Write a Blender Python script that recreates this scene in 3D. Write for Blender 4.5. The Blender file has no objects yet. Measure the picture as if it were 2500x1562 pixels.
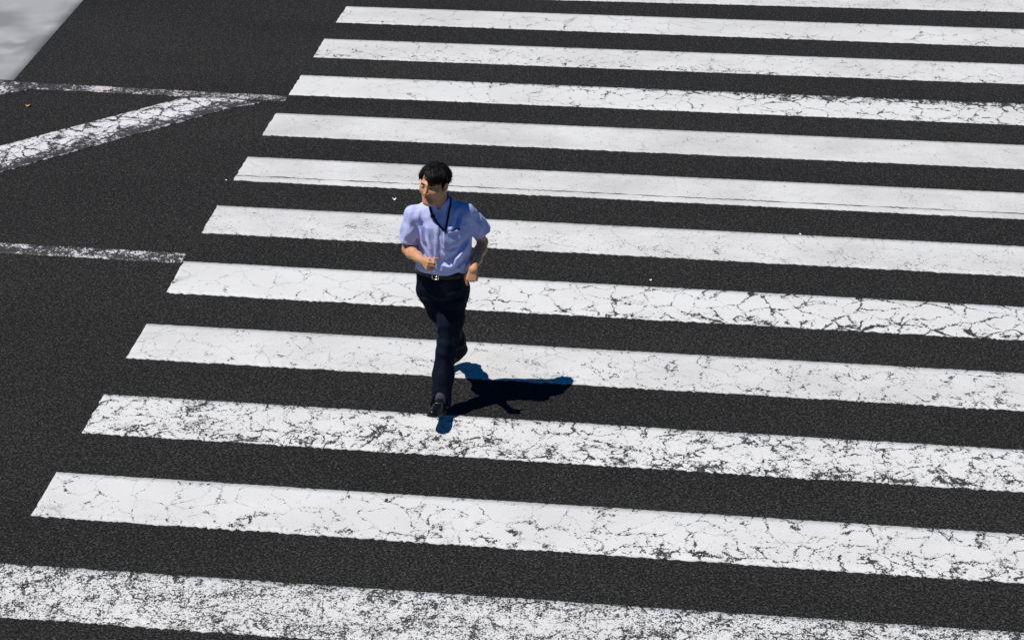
import bpy, bmesh, math, random
import numpy as np
from mathutils import Vector, Matrix

# ------------------------------------------------------------------ camera, sky, sun, exposure
scene = bpy.context.scene
COL = scene.collection
CAM_POS = np.array([0.0, 0.0, 6.41642])
CAM_R = np.array([0.99166875, 0.12863724, -0.00674912])
CAM_U = np.array([-0.05416885, 0.46397957, 0.88418816])
CAM_F = np.array([-0.11687098, 0.87645617, -0.46708217])
FOCAL_PX = 4919.45                       # focal length in pixels of the 2500 px wide photograph

cam_data = bpy.data.cameras.new('camera')
cam_data.sensor_width = 36.0
cam_data.lens = 36.0 * FOCAL_PX / 2500.0
cam_data.clip_start = 0.1
cam_data.clip_end = 2000.0
cam = bpy.data.objects.new('camera', cam_data)
COL.objects.link(cam)
M = Matrix.Identity(4)
for i in range(3):
    M[i][0], M[i][1], M[i][2], M[i][3] = CAM_R[i], CAM_U[i], -CAM_F[i], CAM_POS[i]
cam.matrix_world = M
scene.camera = cam

SUN_SHIFT = (0.408, 0.232)                # shadow displacement per metre of height
sun_dir = Vector((SUN_SHIFT[0], SUN_SHIFT[1], -1.0)).normalized()
SUN_EL = math.asin(-sun_dir.z)
SUN_AZ = math.atan2(-sun_dir.x, -sun_dir.y)

world = bpy.data.worlds.new("World")
scene.world = world
world.use_nodes = True
wn = world.node_tree
wn.nodes.clear()
sky = wn.nodes.new('ShaderNodeTexSky')
sky.sky_type = 'NISHITA'
sky.sun_disc = False
sky.sun_elevation = SUN_EL
sky.sun_rotation = SUN_AZ % (2 * math.pi)
sky.air_density = 1.0
sky.dust_density = 0.0
sky.ozone_density = 10.0
bg = wn.nodes.new('ShaderNodeBackground')
bg.inputs['Strength'].default_value = 0.05
wo = wn.nodes.new('ShaderNodeOutputWorld')
deep = wn.nodes.new('ShaderNodeHueSaturation')          # a deep clear summer blue
deep.inputs['Saturation'].default_value = 1.45
wn.links.new(sky.outputs['Color'], deep.inputs['Color'])
wn.links.new(deep.outputs['Color'], bg.inputs['Color'])
wn.links.new(bg.outputs['Background'], wo.inputs['Surface'])

sun_data = bpy.data.lights.new('sun', 'SUN')
sun_data.energy = 5.0
sun_data.angle = math.radians(0.5)
sun_data.color = (1.0, 0.955, 0.90)
sun = bpy.data.objects.new('sun', sun_data)
sun.rotation_euler = sun_dir.to_track_quat('-Z', 'Y').to_euler()
sun.location = (-6, -3, 14)
COL.objects.link(sun)

vs = scene.view_settings
vs.view_transform = 'Standard'
vs.look = 'None'
vs.exposure = -0.29
vs.gamma = 1.0
vs.use_curve_mapping = False

# ------------------------------------------------------------------ helpers
def tag(o, label=None, cat=None, group=None, kind=None):
    if label: o['label'] = label
    if cat: o['category'] = cat
    if group: o['group'] = group
    if kind: o['kind'] = kind
    return o

def link_mesh(name, verts, faces, mat, parent=None, loc=None, smooth=True):
    me = bpy.data.meshes.new(name)
    verts = np.asarray(verts, dtype=np.float64)
    if loc is not None:
        verts = verts - np.asarray(loc)
    if isinstance(faces, np.ndarray):
        n = faces.shape[1]
        me.vertices.add(len(verts)); me.vertices.foreach_set('co', verts.astype(np.float32).ravel())
        me.loops.add(faces.size); me.loops.foreach_set('vertex_index', faces.astype(np.int32).ravel())
        me.polygons.add(len(faces))
        me.polygons.foreach_set('loop_start', np.arange(0, faces.size, n, dtype=np.int32))
        me.polygons.foreach_set('loop_total', np.full(len(faces), n, dtype=np.int32))
        me.update(calc_edges=True)
        me.validate()
    else:
        me.from_pydata([tuple(v) for v in verts], [], [tuple(f) for f in faces])
        me.update()
    if smooth:
        me.polygons.foreach_set('use_smooth', [True] * len(me.polygons))
    if mat is not None:
        me.materials.append(mat)
    o = bpy.data.objects.new(name, me)
    COL.objects.link(o)
    if parent is not None:
        o.parent = parent
        if loc is not None:
            o.location = loc
    elif loc is not None:
        o.location = loc
    return o

class NT:
    """small helper for building node materials"""
    def __init__(self, name):
        self.m = bpy.data.materials.new(name)
        self.m.use_nodes = True
        self.t = self.m.node_tree
        self.t.nodes.clear()
        self.out = self.t.nodes.new('ShaderNodeOutputMaterial')
        self.p = self.t.nodes.new('ShaderNodeBsdfPrincipled')
        self.t.links.new(self.p.outputs[0], self.out.inputs['Surface'])
    def n(self, typ, **kw):
        nd = self.t.nodes.new(typ)
        for k, v in kw.items():
            setattr(nd, k, v)
        return nd
    def put(self, sock, v):
        if hasattr(v, 'is_linked') or isinstance(v, bpy.types.NodeSocket):
            self.t.links.new(v, sock)
        elif isinstance(v, (tuple, list)) and len(v) == 3 and sock.type == 'RGBA':
            sock.default_value = (*v, 1.0)
        else:
            sock.default_value = v
    def math(self, op, a, b=0.0, c=0.0, clamp=False):
        nd = self.n('ShaderNodeMath', operation=op, use_clamp=clamp)
        self.put(nd.inputs[0], a); self.put(nd.inputs[1], b)
        if op in ('MULTIPLY_ADD',): self.put(nd.inputs[2], c)
        return nd.outputs[0]
    def vmath(self, op, a, b):
        nd = self.n('ShaderNodeVectorMath', operation=op)
        self.put(nd.inputs[0], a); self.put(nd.inputs[1], b)
        return nd.outputs[0]
    def rng(self, v, a, b, c=0.0, d=1.0, smooth=False):
        nd = self.n('ShaderNodeMapRange', interpolation_type='SMOOTHSTEP' if smooth else 'LINEAR')
        self.put(nd.inputs[0], v)
        for i, x in enumerate((a, b, c, d)): self.put(nd.inputs[i + 1], x)
        return nd.outputs[0]
    def noise(self, vec, scale, detail=2.0, rough=0.5, col=False):
        nd = self.n('ShaderNodeTexNoise')
        self.put(nd.inputs['Vector'], vec)
        nd.inputs['Scale'].default_value = scale
        nd.inputs['Detail'].default_value = detail
        nd.inputs['Roughness'].default_value = rough
        return nd.outputs['Color' if col else 'Fac']
    def vor(self, vec, scale, feature='F1', out='Distance', rand=1.0):
        nd = self.n('ShaderNodeTexVoronoi', feature=feature)
        self.put(nd.inputs['Vector'], vec)
        nd.inputs['Scale'].default_value = scale
        nd.inputs['Randomness'].default_value = rand
        return nd.outputs[out]
    def mix(self, f, a, b):
        nd = self.n('ShaderNodeMix', data_type='RGBA')
        self.put(nd.inputs[0], f); self.put(nd.inputs[6], a); self.put(nd.inputs[7], b)
        return nd.outputs[2]
    def pos(self):
        return self.n('ShaderNodeNewGeometry').outputs['Position']
    def bump(self, h, strength, dist):
        nd = self.n('ShaderNodeBump')
        nd.inputs['Strength'].default_value = strength
        nd.inputs['Distance'].default_value = dist
        self.put(nd.inputs['Height'], h)
        return nd.outputs[0]
    def set(self, **kw):
        names = dict(color='Base Color', rough='Roughness', normal='Normal', metal='Metallic', spec='Specular IOR Level',
                     sss='Subsurface Weight', sss_r='Subsurface Radius', sss_s='Subsurface Scale', sheen='Sheen Weight', coat='Coat Weight', aniso='Anisotropic')
        for k, v in kw.items():
            self.put(self.p.inputs[names[k]], v)
        return self.m

def asphalt_color(nt, pos):
    """mottled aggregate: dark binder, grey stones of mixed size, a few pale or brown ones"""
    cell = nt.vor(pos, 92.0, out='Color')
    sep = nt.n('ShaderNodeSeparateColor'); nt.put(sep.inputs[0], cell)
    d = nt.vor(pos, 92.0)
    fine = nt.noise(pos, 120.0, 3.0, 0.7)
    mid = nt.noise(pos, 66.0, 3.0, 0.7)
    big = nt.noise(nt.vmath('MULTIPLY', pos, (0.35, 1.0, 1.0)), 0.8, 4.0, 0.6)
    v = nt.math('POWER', sep.outputs[0], 2.6)
    v = nt.math('MULTIPLY', v, nt.rng(d, 0.2, 0.7, 1.0, 0.1))
    v = nt.math('MULTIPLY_ADD', v, 1.35, nt.rng(fine, 0.40, 0.70, 0.0, 0.62))
    v = nt.math('MULTIPLY', v, nt.rng(mid, 0.40, 0.64, 0.0, 2.2))
    v = nt.math('MULTIPLY', v, nt.rng(big, 0.32, 0.68, 0.72, 1.25))
    stone = nt.mix(sep.outputs[1], (0.057, 0.0565, 0.056), (0.062, 0.059, 0.054))
    col = nt.mix(v, (0.0040, 0.0040, 0.0042), stone)
    bright = nt.math('MULTIPLY', nt.math('GREATER_THAN', sep.outputs[2], 0.993), nt.rng(d, 0.25, 0.4, 0.6, 0.0))
    col = nt.mix(bright, col, (0.22, 0.20, 0.17))
    return col, v

def asphalt_material():
    nt = NT('asphalt')
    pos = nt.pos()
    col, v = asphalt_color(nt, pos)
    return nt.set(color=col, rough=0.88, spec=0.18, normal=nt.bump(v, 0.30, 0.005))

def paint_material(name, paint=(0.745, 0.75, 0.74), crack=0.5, cell=3.4, crack2=0.3, cell2=9.0, speck=0.0, top=0.0, bottom=0.0,
                   grad=0.0, u0=0.0, u1=6.0, slit=None, grime=0.12, speck_scale=115.0, blotch=1.0):
    """worn thermoplastic road paint. crack: width of the large broken cracks, crack2: of the small ones, speck: chips all over,
    top / bottom: extra chips along the far / near edge, grad: how much wear grows from u0 to u1 metres along the stripe"""
    nt = NT(name)
    pos = nt.pos()
    uvn = nt.n('ShaderNodeUVMap'); uvn.uv_map = 'UVMap'
    sp = nt.n('ShaderNodeSeparateXYZ'); nt.put(sp.inputs[0], uvn.outputs[0])
    u, v = sp.outputs[0], sp.outputs[1]
    g = nt.rng(u, u0, u1, 0.0, 1.0)
    wear = nt.math('MULTIPLY_ADD', g, grad, 1.0 - 0.5 * grad)
    w1 = nt.noise(pos, 3.0, 2.0, 0.55, col=True)
    w2 = nt.noise(pos, 24.0, 2.0, 0.6, col=True)
    off = nt.vmath('ADD', nt.vmath('MULTIPLY', nt.vmath('SUBTRACT', w1, (0.5, 0.5, 0.5)), (0.30, 0.30, 0.0)),
                   nt.vmath('MULTIPLY', nt.vmath('SUBTRACT', w2, (0.5, 0.5, 0.5)), (0.055, 0.055, 0.0)))
    wp = nt.vmath('ADD', pos, off)
    # everything that has worn through is chips of paint lost from the aggregate; cracks are where chips crowd together
    chip = nt.noise(pos, speck_scale, 4.0, 0.68)
    chip2 = nt.noise(pos, speck_scale * 0.42, 3.0, 0.65)
    field = nt.math('MULTIPLY_ADD', chip2, 0.34, nt.math('MULTIPLY', chip, 0.66))
    edge_b = nt.math('POWER', nt.rng(v, 0.35, 1.0, 0.0, 1.0), 2.0)
    edge_t = nt.math('POWER', nt.rng(v, 0.0, 0.55, 1.0, 0.0), 2.0)
    rim = nt.math('MULTIPLY', nt.rng(v, 0.0, 0.07, 0.35, 1.0), nt.rng(v, 0.90, 0.99, 1.0, 0.35))
    edge = nt.math('ADD', nt.math('MULTIPLY', nt.math('MULTIPLY', edge_b, rim), bottom), nt.math('MULTIPLY', nt.math('MULTIPLY', edge_t, top), wear))
    d1 = nt.vor(wp, cell, 'DISTANCE_TO_EDGE')
    m1 = nt.math('POWER', nt.rng(nt.noise(pos, 6.0, 3.0, 0.65), 0.36, 0.74, 0.0, 1.0), 1.2)
    near1 = nt.math('POWER', nt.rng(d1, 0.0, 0.024 * cell, 1.0, 0.0), 2.0)
    p1 = nt.math('MULTIPLY', nt.math('MULTIPLY', nt.math('MULTIPLY', near1, nt.math('ADD', m1, 0.16)), wear), 0.44 * crack)
    d2 = nt.vor(nt.vmath('ADD', wp, (3.7, 1.3, 0.0)), cell2, 'DISTANCE_TO_EDGE')
    m2 = nt.math('POWER', nt.rng(nt.noise(pos, 9.0, 3.0, 0.6), 0.36, 0.70, 0.0, 1.0), 1.3)
    near2 = nt.math('POWER', nt.rng(d2, 0.0, 0.015 * cell2, 1.0, 0.0), 1.8)
    p2 = nt.math('MULTIPLY', nt.math('MULTIPLY', near2, m2), nt.math('MULTIPLY', nt.math('MULTIPLY_ADD', edge, 0.35, 0.44 * crack2), wear))
    sl = nt.noise(pos, 5.5, 3.0, 0.6)
    dens = nt.math('MULTIPLY', nt.math('MULTIPLY_ADD', edge, 0.22, 0.30 * speck), nt.math('MULTIPLY', nt.rng(sl, 0.3, 0.7, 1.0 - 0.45 * blotch, 1.0 + 0.3 * blotch), wear))
    total = nt.math('ADD', nt.math('ADD', field, dens), nt.math('ADD', p1, p2))
    wearmask = nt.rng(total, 0.715, 0.745, 0.0, 1.0)
    # hairline cracks in the same pattern, without lost chips
    hl = nt.math('MULTIPLY', nt.rng(d1, 0.004 * cell / 3.4, 0.013 * cell / 3.4, 1.0, 0.0), nt.rng(nt.noise(pos, 3.4, 2.0), 0.42, 0.56, 0.0, 0.30 * min(1.0, crack * 3.0)))
    hl = nt.math('MULTIPLY', hl, nt.rng(chip, 0.38, 0.60, 0.25, 1.6))
    wearmask = nt.math('MAXIMUM', wearmask, hl)
    if slit is not None:                     # one long crack running along the stripe
        sw = nt.math('MULTIPLY_ADD', nt.noise(pos, 6.0, 4.0, 0.65), 0.05, slit - 0.025)
        sd = nt.math('ABSOLUTE', nt.math('SUBTRACT', v, sw))
        wid = nt.rng(nt.noise(pos, 5.0, 2.0), 0.36, 0.62, 0.006, 0.022)
        c4 = nt.rng(nt.math('SUBTRACT', sd, wid), -0.008, 0.006, 1.0, 0.0)
        wearmask = nt.math('MAXIMUM', wearmask, c4)
    acol, av = asphalt_color(nt, pos)
    tone = nt.noise(nt.vmath('MULTIPLY', pos, (0.6, 1.0, 1.0)), 1.9, 5.0, 0.62)
    grain = nt.noise(pos, 130.0, 2.0, 0.6)
    dirt = nt.math('MULTIPLY_ADD', nt.rng(tone, 0.35, 0.68, 0.0, 1.3), grime + 0.05, nt.rng(grain, 0.35, 0.75, 0.0, grime * 1.1))
    pcol = nt.mix(dirt, paint, (0.40, 0.39, 0.375))
    col = nt.mix(nt.math('MULTIPLY', wearmask, 0.96), pcol, acol)
    h = nt.math('MULTIPLY_ADD', wearmask, -1.0, nt.math('MULTIPLY', grain, 0.25))
    return nt.set(color=col, rough=0.62, spec=0.25, normal=nt.bump(h, 0.25, 0.003))

# ------------------------------------------------------------------ road and painted markings
def build_road():
    a = asphalt_material()
    o = link_mesh('road', [(-250, -250, 0), (250, -250, 0), (250, 250, 0), (-250, 250, 0)], [(0, 1, 2, 3)], a, smooth=False)
    tag(o, 'dark grey asphalt road of an open junction', kind='structure')

def marking(name, near, far, mat, seed, label, cat, group=None, z=0.004, step=0.016, jit=0.004, end_jit=0.004, rows=10):
    """a painted band: far and near are polylines (same length) along its two long edges; slightly ragged sheet with a skirt down to the road"""
    rnd = np.random.RandomState(seed)
    far = np.array(far, float); near = np.array(near, float)
    L = np.concatenate([[0], np.cumsum(np.linalg.norm(np.diff((far + near) / 2, axis=0), axis=1))])
    N = max(4, int(L[-1] / step))
    t = np.linspace(0, L[-1], N + 1)
    F = np.stack([np.interp(t, L, far[:, i]) for i in (0, 1)], 1)
    Nn = np.stack([np.interp(t, L, near[:, i]) for i in (0, 1)], 1)
    def rag(n, amp):
        a = rnd.randn(n) * amp * 0.65
        b = np.interp(np.arange(n), np.arange(0, n + 12, 6), rnd.randn(len(np.arange(0, n + 12, 6)))) * amp * 0.22
        return a + b
    wdir = (Nn - F); wl = np.linalg.norm(wdir, axis=1, keepdims=True); wdir = wdir / np.maximum(wl, 1e-6)
    F = F - wdir * rag(N + 1, jit * 0.45)[:, None]
    Nn = Nn + wdir * rag(N + 1, jit)[:, None]
    s = np.linspace(0, 1, rows + 1)
    P = F[:, None, :] * (1 - s)[None, :, None] + Nn[:, None, :] * s[None, :, None]
    ldir = (P[1, 0] - P[0, 0]); ldir /= np.linalg.norm(ldir)
    P[0] += ldir * rag(rows + 1, end_jit)[:, None]
    P[-1] += ldir * rag(rows + 1, end_jit)[:, None]
    nv = (N + 1) * (rows + 1)
    V = np.concatenate([P.reshape(-1, 2), np.full((nv, 1), z)], 1)
    idx = np.arange(nv).reshape(N + 1, rows + 1)
    Q = np.stack([idx[:-1, :-1], idx[:-1, 1:], idx[1:, 1:], idx[1:, :-1]], -1).reshape(-1, 4)
    ring = np.concatenate([idx[:, 0], idx[-1, 1:], idx[::-1, -1][1:], idx[0, ::-1][1:-1]])
    Vs = V[ring].copy(); Vs[:, 2] = 0.0005
    base = nv + np.arange(len(ring))
    r2 = np.roll(ring, -1); b2 = np.roll(base, -1)
    Q = np.concatenate([Q, np.stack([ring, r2, b2, base], -1)])
    V = np.concatenate([V, Vs])
    org = np.array([P[0, 0, 0], P[0, 0, 1], 0.0])
    o = link_mesh(name, V, Q, mat, loc=org, smooth=False)
    me = o.data
    bm = bmesh.new(); bm.from_mesh(me); bmesh.ops.recalc_face_normals(bm, faces=bm.faces)
    if sum(f.normal.z for f in bm.faces) < 0: bmesh.ops.reverse_faces(bm, faces=bm.faces)
    bm.to_mesh(me); bm.free()
    UVu = np.concatenate([np.repeat(t, rows + 1), np.zeros(len(ring))]); UVv = np.concatenate([np.tile(s, N + 1), np.zeros(len(ring))])
    UVu[nv:] = UVu[ring]; UVv[nv:] = UVv[ring]
    uv = me.uv_layers.new(name='UVMap')
    li = np.zeros(len(me.loops), dtype=np.int32); me.loops.foreach_get('vertex_index', li)
    uv.data.foreach_set('uv', np.stack([UVu[li], UVv[li]], 1).astype(np.float32).ravel())
    return tag(o, label, cat, group)

# measured corners on the ground: far-left, near-left, far-right, near-right (the right pair where the photograph cuts the stripe)
STRIPES = [
    ((-4.05, 19.115), (-4.05, 18.632), (2.48, 19.305), (2.436, 18.820)),
    ((-4.028, 18.280), (-4.040, 17.818), (2.392, 18.334), (2.346, 17.843)),
    ((-4.051, 17.363), (-4.047, 16.877), (2.305, 17.394), (2.260, 16.905)),
    ((-4.058, 16.419), (-4.060, 15.946), (2.217, 16.442), (2.173, 15.957)),
    ((-4.073, 15.519), (-4.074, 15.034), (2.133, 15.524), (2.088, 15.032)),
    ((-4.081, 14.578), (-4.085, 14.110), (2.045, 14.564), (2.000, 14.080)),
    ((-4.084, 13.629), (-4.076, 13.143), (1.956, 13.603), (1.910, 13.106)),
    ((-4.076, 12.659), (-4.066, 12.159), (1.866, 12.629), (1.821, 12.143)),
    ((-4.067, 11.691), (-4.065, 11.208), (1.779, 11.684), (1.735, 11.199)),
    ((-4.062, 10.725), (-4.053, 10.250), (1.691, 10.721), (1.647, 10.248)),
    ((-4.058, 9.788), (-4.054, 9.316), (1.606, 9.798), (1.561, 9.314)),
    ((-4.055, 8.832), (-4.050, 8.352), (1.519, 8.861), (1.475, 8.375)),
]
WEAR = [
    dict(crack=0.16, cell=5.0, crack2=0.12, speck=0.45, grime=0.26),
    dict(crack=0.58, cell=4.8, crack2=0.20, cell2=11.0, bottom=0.16, speck=0.13, grime=0.22),
    dict(crack=0.32, cell=6.4, crack2=0.48, cell2=11.0, bottom=0.24, speck=0.22, grime=0.20),
    dict(crack=0.58, cell=5.2, crack2=0.34, cell2=11.0, top=0.54, bottom=0.16, grad=1.0, u0=-1.0, u1=6.0, speck=0.12, grime=0.12),
    dict(crack=0.16, cell=3.4, crack2=0.08, speck=0.38, grime=0.30),
    dict(crack=0.14, cell=3.4, crack2=0.06, speck=0.38, slit=0.80, grime=0.28),
    dict(crack=0.23, cell=4.0, crack2=0.22, cell2=10.0, bottom=0.15, speck=0.36, grime=0.26),
    dict(crack=0.70, cell=5.4, crack2=0.36, cell2=11.0, bottom=0.34, grad=0.8, u0=0.0, u1=5.0, speck=0.14, grime=0.10),
    dict(crack=0.40, cell=6.2, crack2=0.40, cell2=11.0, bottom=0.16, speck=0.25, grad=0.4, u0=0.0, u1=6.0, grime=0.22),
    dict(crack=0.46, cell=6.4, crack2=0.56, cell2=13.0, bottom=0.42, top=0.14, speck=0.35, grime=0.08),
    dict(crack=0.54, cell=5.2, crack2=0.42, cell2=12.0, bottom=0.40, top=0.10, speck=0.20, grad=0.4, u0=0.0, u1=5.5, grime=0.14),
    dict(crack=0.18, cell=6.5, crack2=0.38, cell2=14.0, bottom=0.03, top=0.05, speck=0.63, blotch=0.6, speck_scale=125.0, grime=0.10),
]
STRIPE_LABELS = [
    'white crossing stripe cut by the top edge, with only its near edge in view',
    'white crossing stripe with short dark cross cracks, farthest one whose left end shows',
    'white crossing stripe with fine cracks, next beyond the one worn by tyres',
    'white crossing stripe rubbed dark by tyres along its far edge towards the right',
    'clean unbroken white crossing stripe, next beyond the man\'s head',
    'clean white crossing stripe with one long thin crack along it, behind the man\'s head',
    'smooth white crossing stripe passing behind the man\'s chest and arms',
    'white crossing stripe with big open cracks, passing behind the man\'s hips',
    'pale greyish white crossing stripe on which the man\'s rear foot and upper shadow fall',
    'chipped white crossing stripe right under the toe of the man\'s front shoe',
    'white crossing stripe of cracked plates, the next one nearer than the man\'s shoe',
    'heavily speckled white crossing stripe, nearest and cut by the bottom edge',
]

def build_markings():
    for i, ((fl, nl, fr, nr), w, lab) in enumerate(zip(STRIPES, WEAR, STRIPE_LABELS)):
        ext = 3.0                                     # the crossing runs on past the right edge of the picture
        def far_end(a, b):
            k = (b[0] - a[0] + ext) / (b[0] - a[0])
            return (a[0] + (b[0] - a[0]) * k, a[1] + (b[1] - a[1]) * k)
        m = paint_material('stripe_paint', **w)
        marking('crosswalk_stripe', [nl, far_end(nl, nr)], [fl, far_end(fl, fr)], m, 100 + i, lab, 'crossing stripe', 'zebra crossing stripes',
                jit=0.0075 if i > 5 else 0.006)
    worn = paint_material('worn_line_paint', paint=(0.66, 0.63, 0.64), crack=0.3, cell=6, crack2=0.3, speck=0.95, grime=0.2, speck_scale=90)
    worn2 = paint_material('worn_line_paint', paint=(0.74, 0.72, 0.73), crack=0.3, cell=6, crack2=0.4, speck=0.90, grime=0.1, speck_scale=80)
    diag = paint_material('worn_diagonal_paint', paint=(0.78, 0.77, 0.79), crack=0.75, cell=7.0, crack2=0.55, cell2=14.0, speck=0.46, top=0.0, bottom=1.15, grime=0.08)
    marking('lane_line', [(-16.0, 15.99), (-6.34, 15.835), (-4.912, 15.807), (-4.051, 15.798)], [(-16.0, 16.13), (-6.678, 15.993), (-4.938, 15.94), (-4.066, 15.915)],
            worn, 31, 'faded speckled white lane line running from the stop line towards the crossing', 'lane line', 'worn lane lines', jit=0.010, rows=6)
    marking('lane_line', [(-14.0, 12.72), (-5.454, 12.642), (-4.082, 12.63)], [(-14.0, 12.88), (-5.512, 12.802), (-4.087, 12.789)],
            worn2, 32, 'speckled white lane line touching the corner of the big-cracked crossing stripe', 'lane line', 'worn lane lines', jit=0.008, rows=6)
    marking('diagonal_line', [(-8.17, 11.61), (-5.769, 14.252), (-5.209, 14.836), (-4.479, 15.589), (-4.25, 15.735)],
            [(-8.57, 11.95), (-6.152, 14.555), (-5.60, 15.11), (-4.955, 15.764), (-4.62, 15.80)],
            diag, 33, 'cracked white diagonal line slanting up to meet the faded lane line', 'road line', z=0.008, jit=0.008, rows=10)
    marking('diagonal_line', [(-9.6, 12.63), (-6.56, 15.67), (-6.34, 15.80)], [(-9.85, 12.90), (-6.80, 15.88), (-6.55, 15.89)],
            worn2, 34, 'short faded end of a slanting line joining the lane line below the stop line', 'road line', z=0.008, jit=0.008, rows=6)
    nt = NT('stop_line_paint')
    pos = nt.pos()
    st = nt.vmath('MULTIPLY', pos, (1.0, 1.2, 1.0))
    a = nt.rng(nt.noise(st, 1.5, 2.0, 0.5), 0.36, 0.62, 0.0, 1.0, True)
    b = nt.rng(nt.noise(st, 3.0, 1.0, 0.5), 0.58, 0.74, 0.0, 1.0, True)
    col = nt.mix(a, (0.25, 0.25, 0.255), (0.40, 0.40, 0.40))
    col = nt.mix(nt.math('MULTIPLY', b, 0.7), col, (0.46, 0.47, 0.47))
    gr = nt.noise(pos, 150.0, 2.0)
    col = nt.mix(nt.rng(gr, 0.4, 0.8, 0.0, 0.15), col, (0.2, 0.2, 0.2))
    m = nt.set(color=col, rough=0.5, spec=0.3)
    marking('stop_line', [(-6.559, 16.018), (-6.63, 18.203), (-6.72, 20.6)], [(-7.62, 16.03), (-7.66, 18.2), (-7.75, 20.6)], m, 35,
            'smudged grey-white stop line at the far left, ending at the lane line', 'stop line', jit=0.002)

# ------------------------------------------------------------------ implicit surfaces: everything the man wears and is, as one skin per part
def V3(*a): return np.array(a, dtype=np.float32)

def rcone(P, a, b, ra, rb):
    a = V3(*a); b = V3(*b); ab = b - a
    t = np.clip((P - a) @ ab / float(ab @ ab), 0, 1)
    return np.linalg.norm(P - a - t[:, None] * ab, axis=1) - (ra + (rb - ra) * t)

def chain(P, pts, k=0.012):
    d = None
    for (a, ra), (b, rb) in zip(pts[:-1], pts[1:]):
        e = rcone(P, a, b, ra, rb)
        d = e if d is None else smin(d, e, k)
    return d

def ball(P, c, r): return np.linalg.norm(P - V3(*c), axis=1) - r

def ell(P, c, rad):
    q = P - V3(*c); r = V3(*rad)
    k0 = np.linalg.norm(q / r, axis=1); k1 = np.linalg.norm(q / (r * r), axis=1)
    return k0 * (k0 - 1.0) / np.maximum(k1, 1e-6)

def smin(a, b, k):
    h = np.maximum(k - np.abs(a - b), 0.0) / k
    return np.minimum(a, b) - h * h * k * 0.25

def smax(a, b, k): return -smin(-a, -b, k)

def hash3(i, j, k, s):
    n = (i * 374761393 + j * 668265263 + k * 2147483647 + s * 1274126177) & 0xFFFFFFFF
    n = ((n ^ (n >> 13)) * 1274126177) & 0xFFFFFFFF
    n = (n ^ (n >> 16)) & 0xFFFF
    return n.astype(np.float32) / 65535.0

def vnoise(P, scale, seed=0):
    q = P * scale + 100.0
    f0 = np.floor(q).astype(np.int64); f = (q - f0).astype(np.float32); f = f * f * (3 - 2 * f)
    out = 0
    for dx in (0, 1):
        wx = f[:, 0] if dx else 1 - f[:, 0]
        for dy in (0, 1):
            wy = f[:, 1] if dy else 1 - f[:, 1]
            for dz in (0, 1):
                wz = f[:, 2] if dz else 1 - f[:, 2]
                out = out + wx * wy * wz * hash3(f0[:, 0] + dx, f0[:, 1] + dy, f0[:, 2] + dz, seed)
    return out * 2 - 1

def loft(P, secs):
    """stack of ellipses: rows of z, cx, cy, half width, half depth, yaw (degrees)"""
    S = np.array(secs, dtype=np.float32); z = P[:, 2]
    g = lambda i: np.interp(z, S[:, 0], S[:, i])
    x = P[:, 0] - g(1); y = P[:, 1] - g(2); a = g(3); b = g(4); w = np.radians(g(5))
    xr = x * np.cos(w) + y * np.sin(w); yr = -x * np.sin(w) + y * np.cos(w)
    k = (np.abs(xr / a) ** 2.3 + np.abs(yr / b) ** 2.3) ** (1 / 2.3)
    d = (k - 1) * np.minimum(a, b)
    return smax(d, np.maximum(S[0, 0] - z, z - S[-1, 0]), 0.01)

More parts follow.
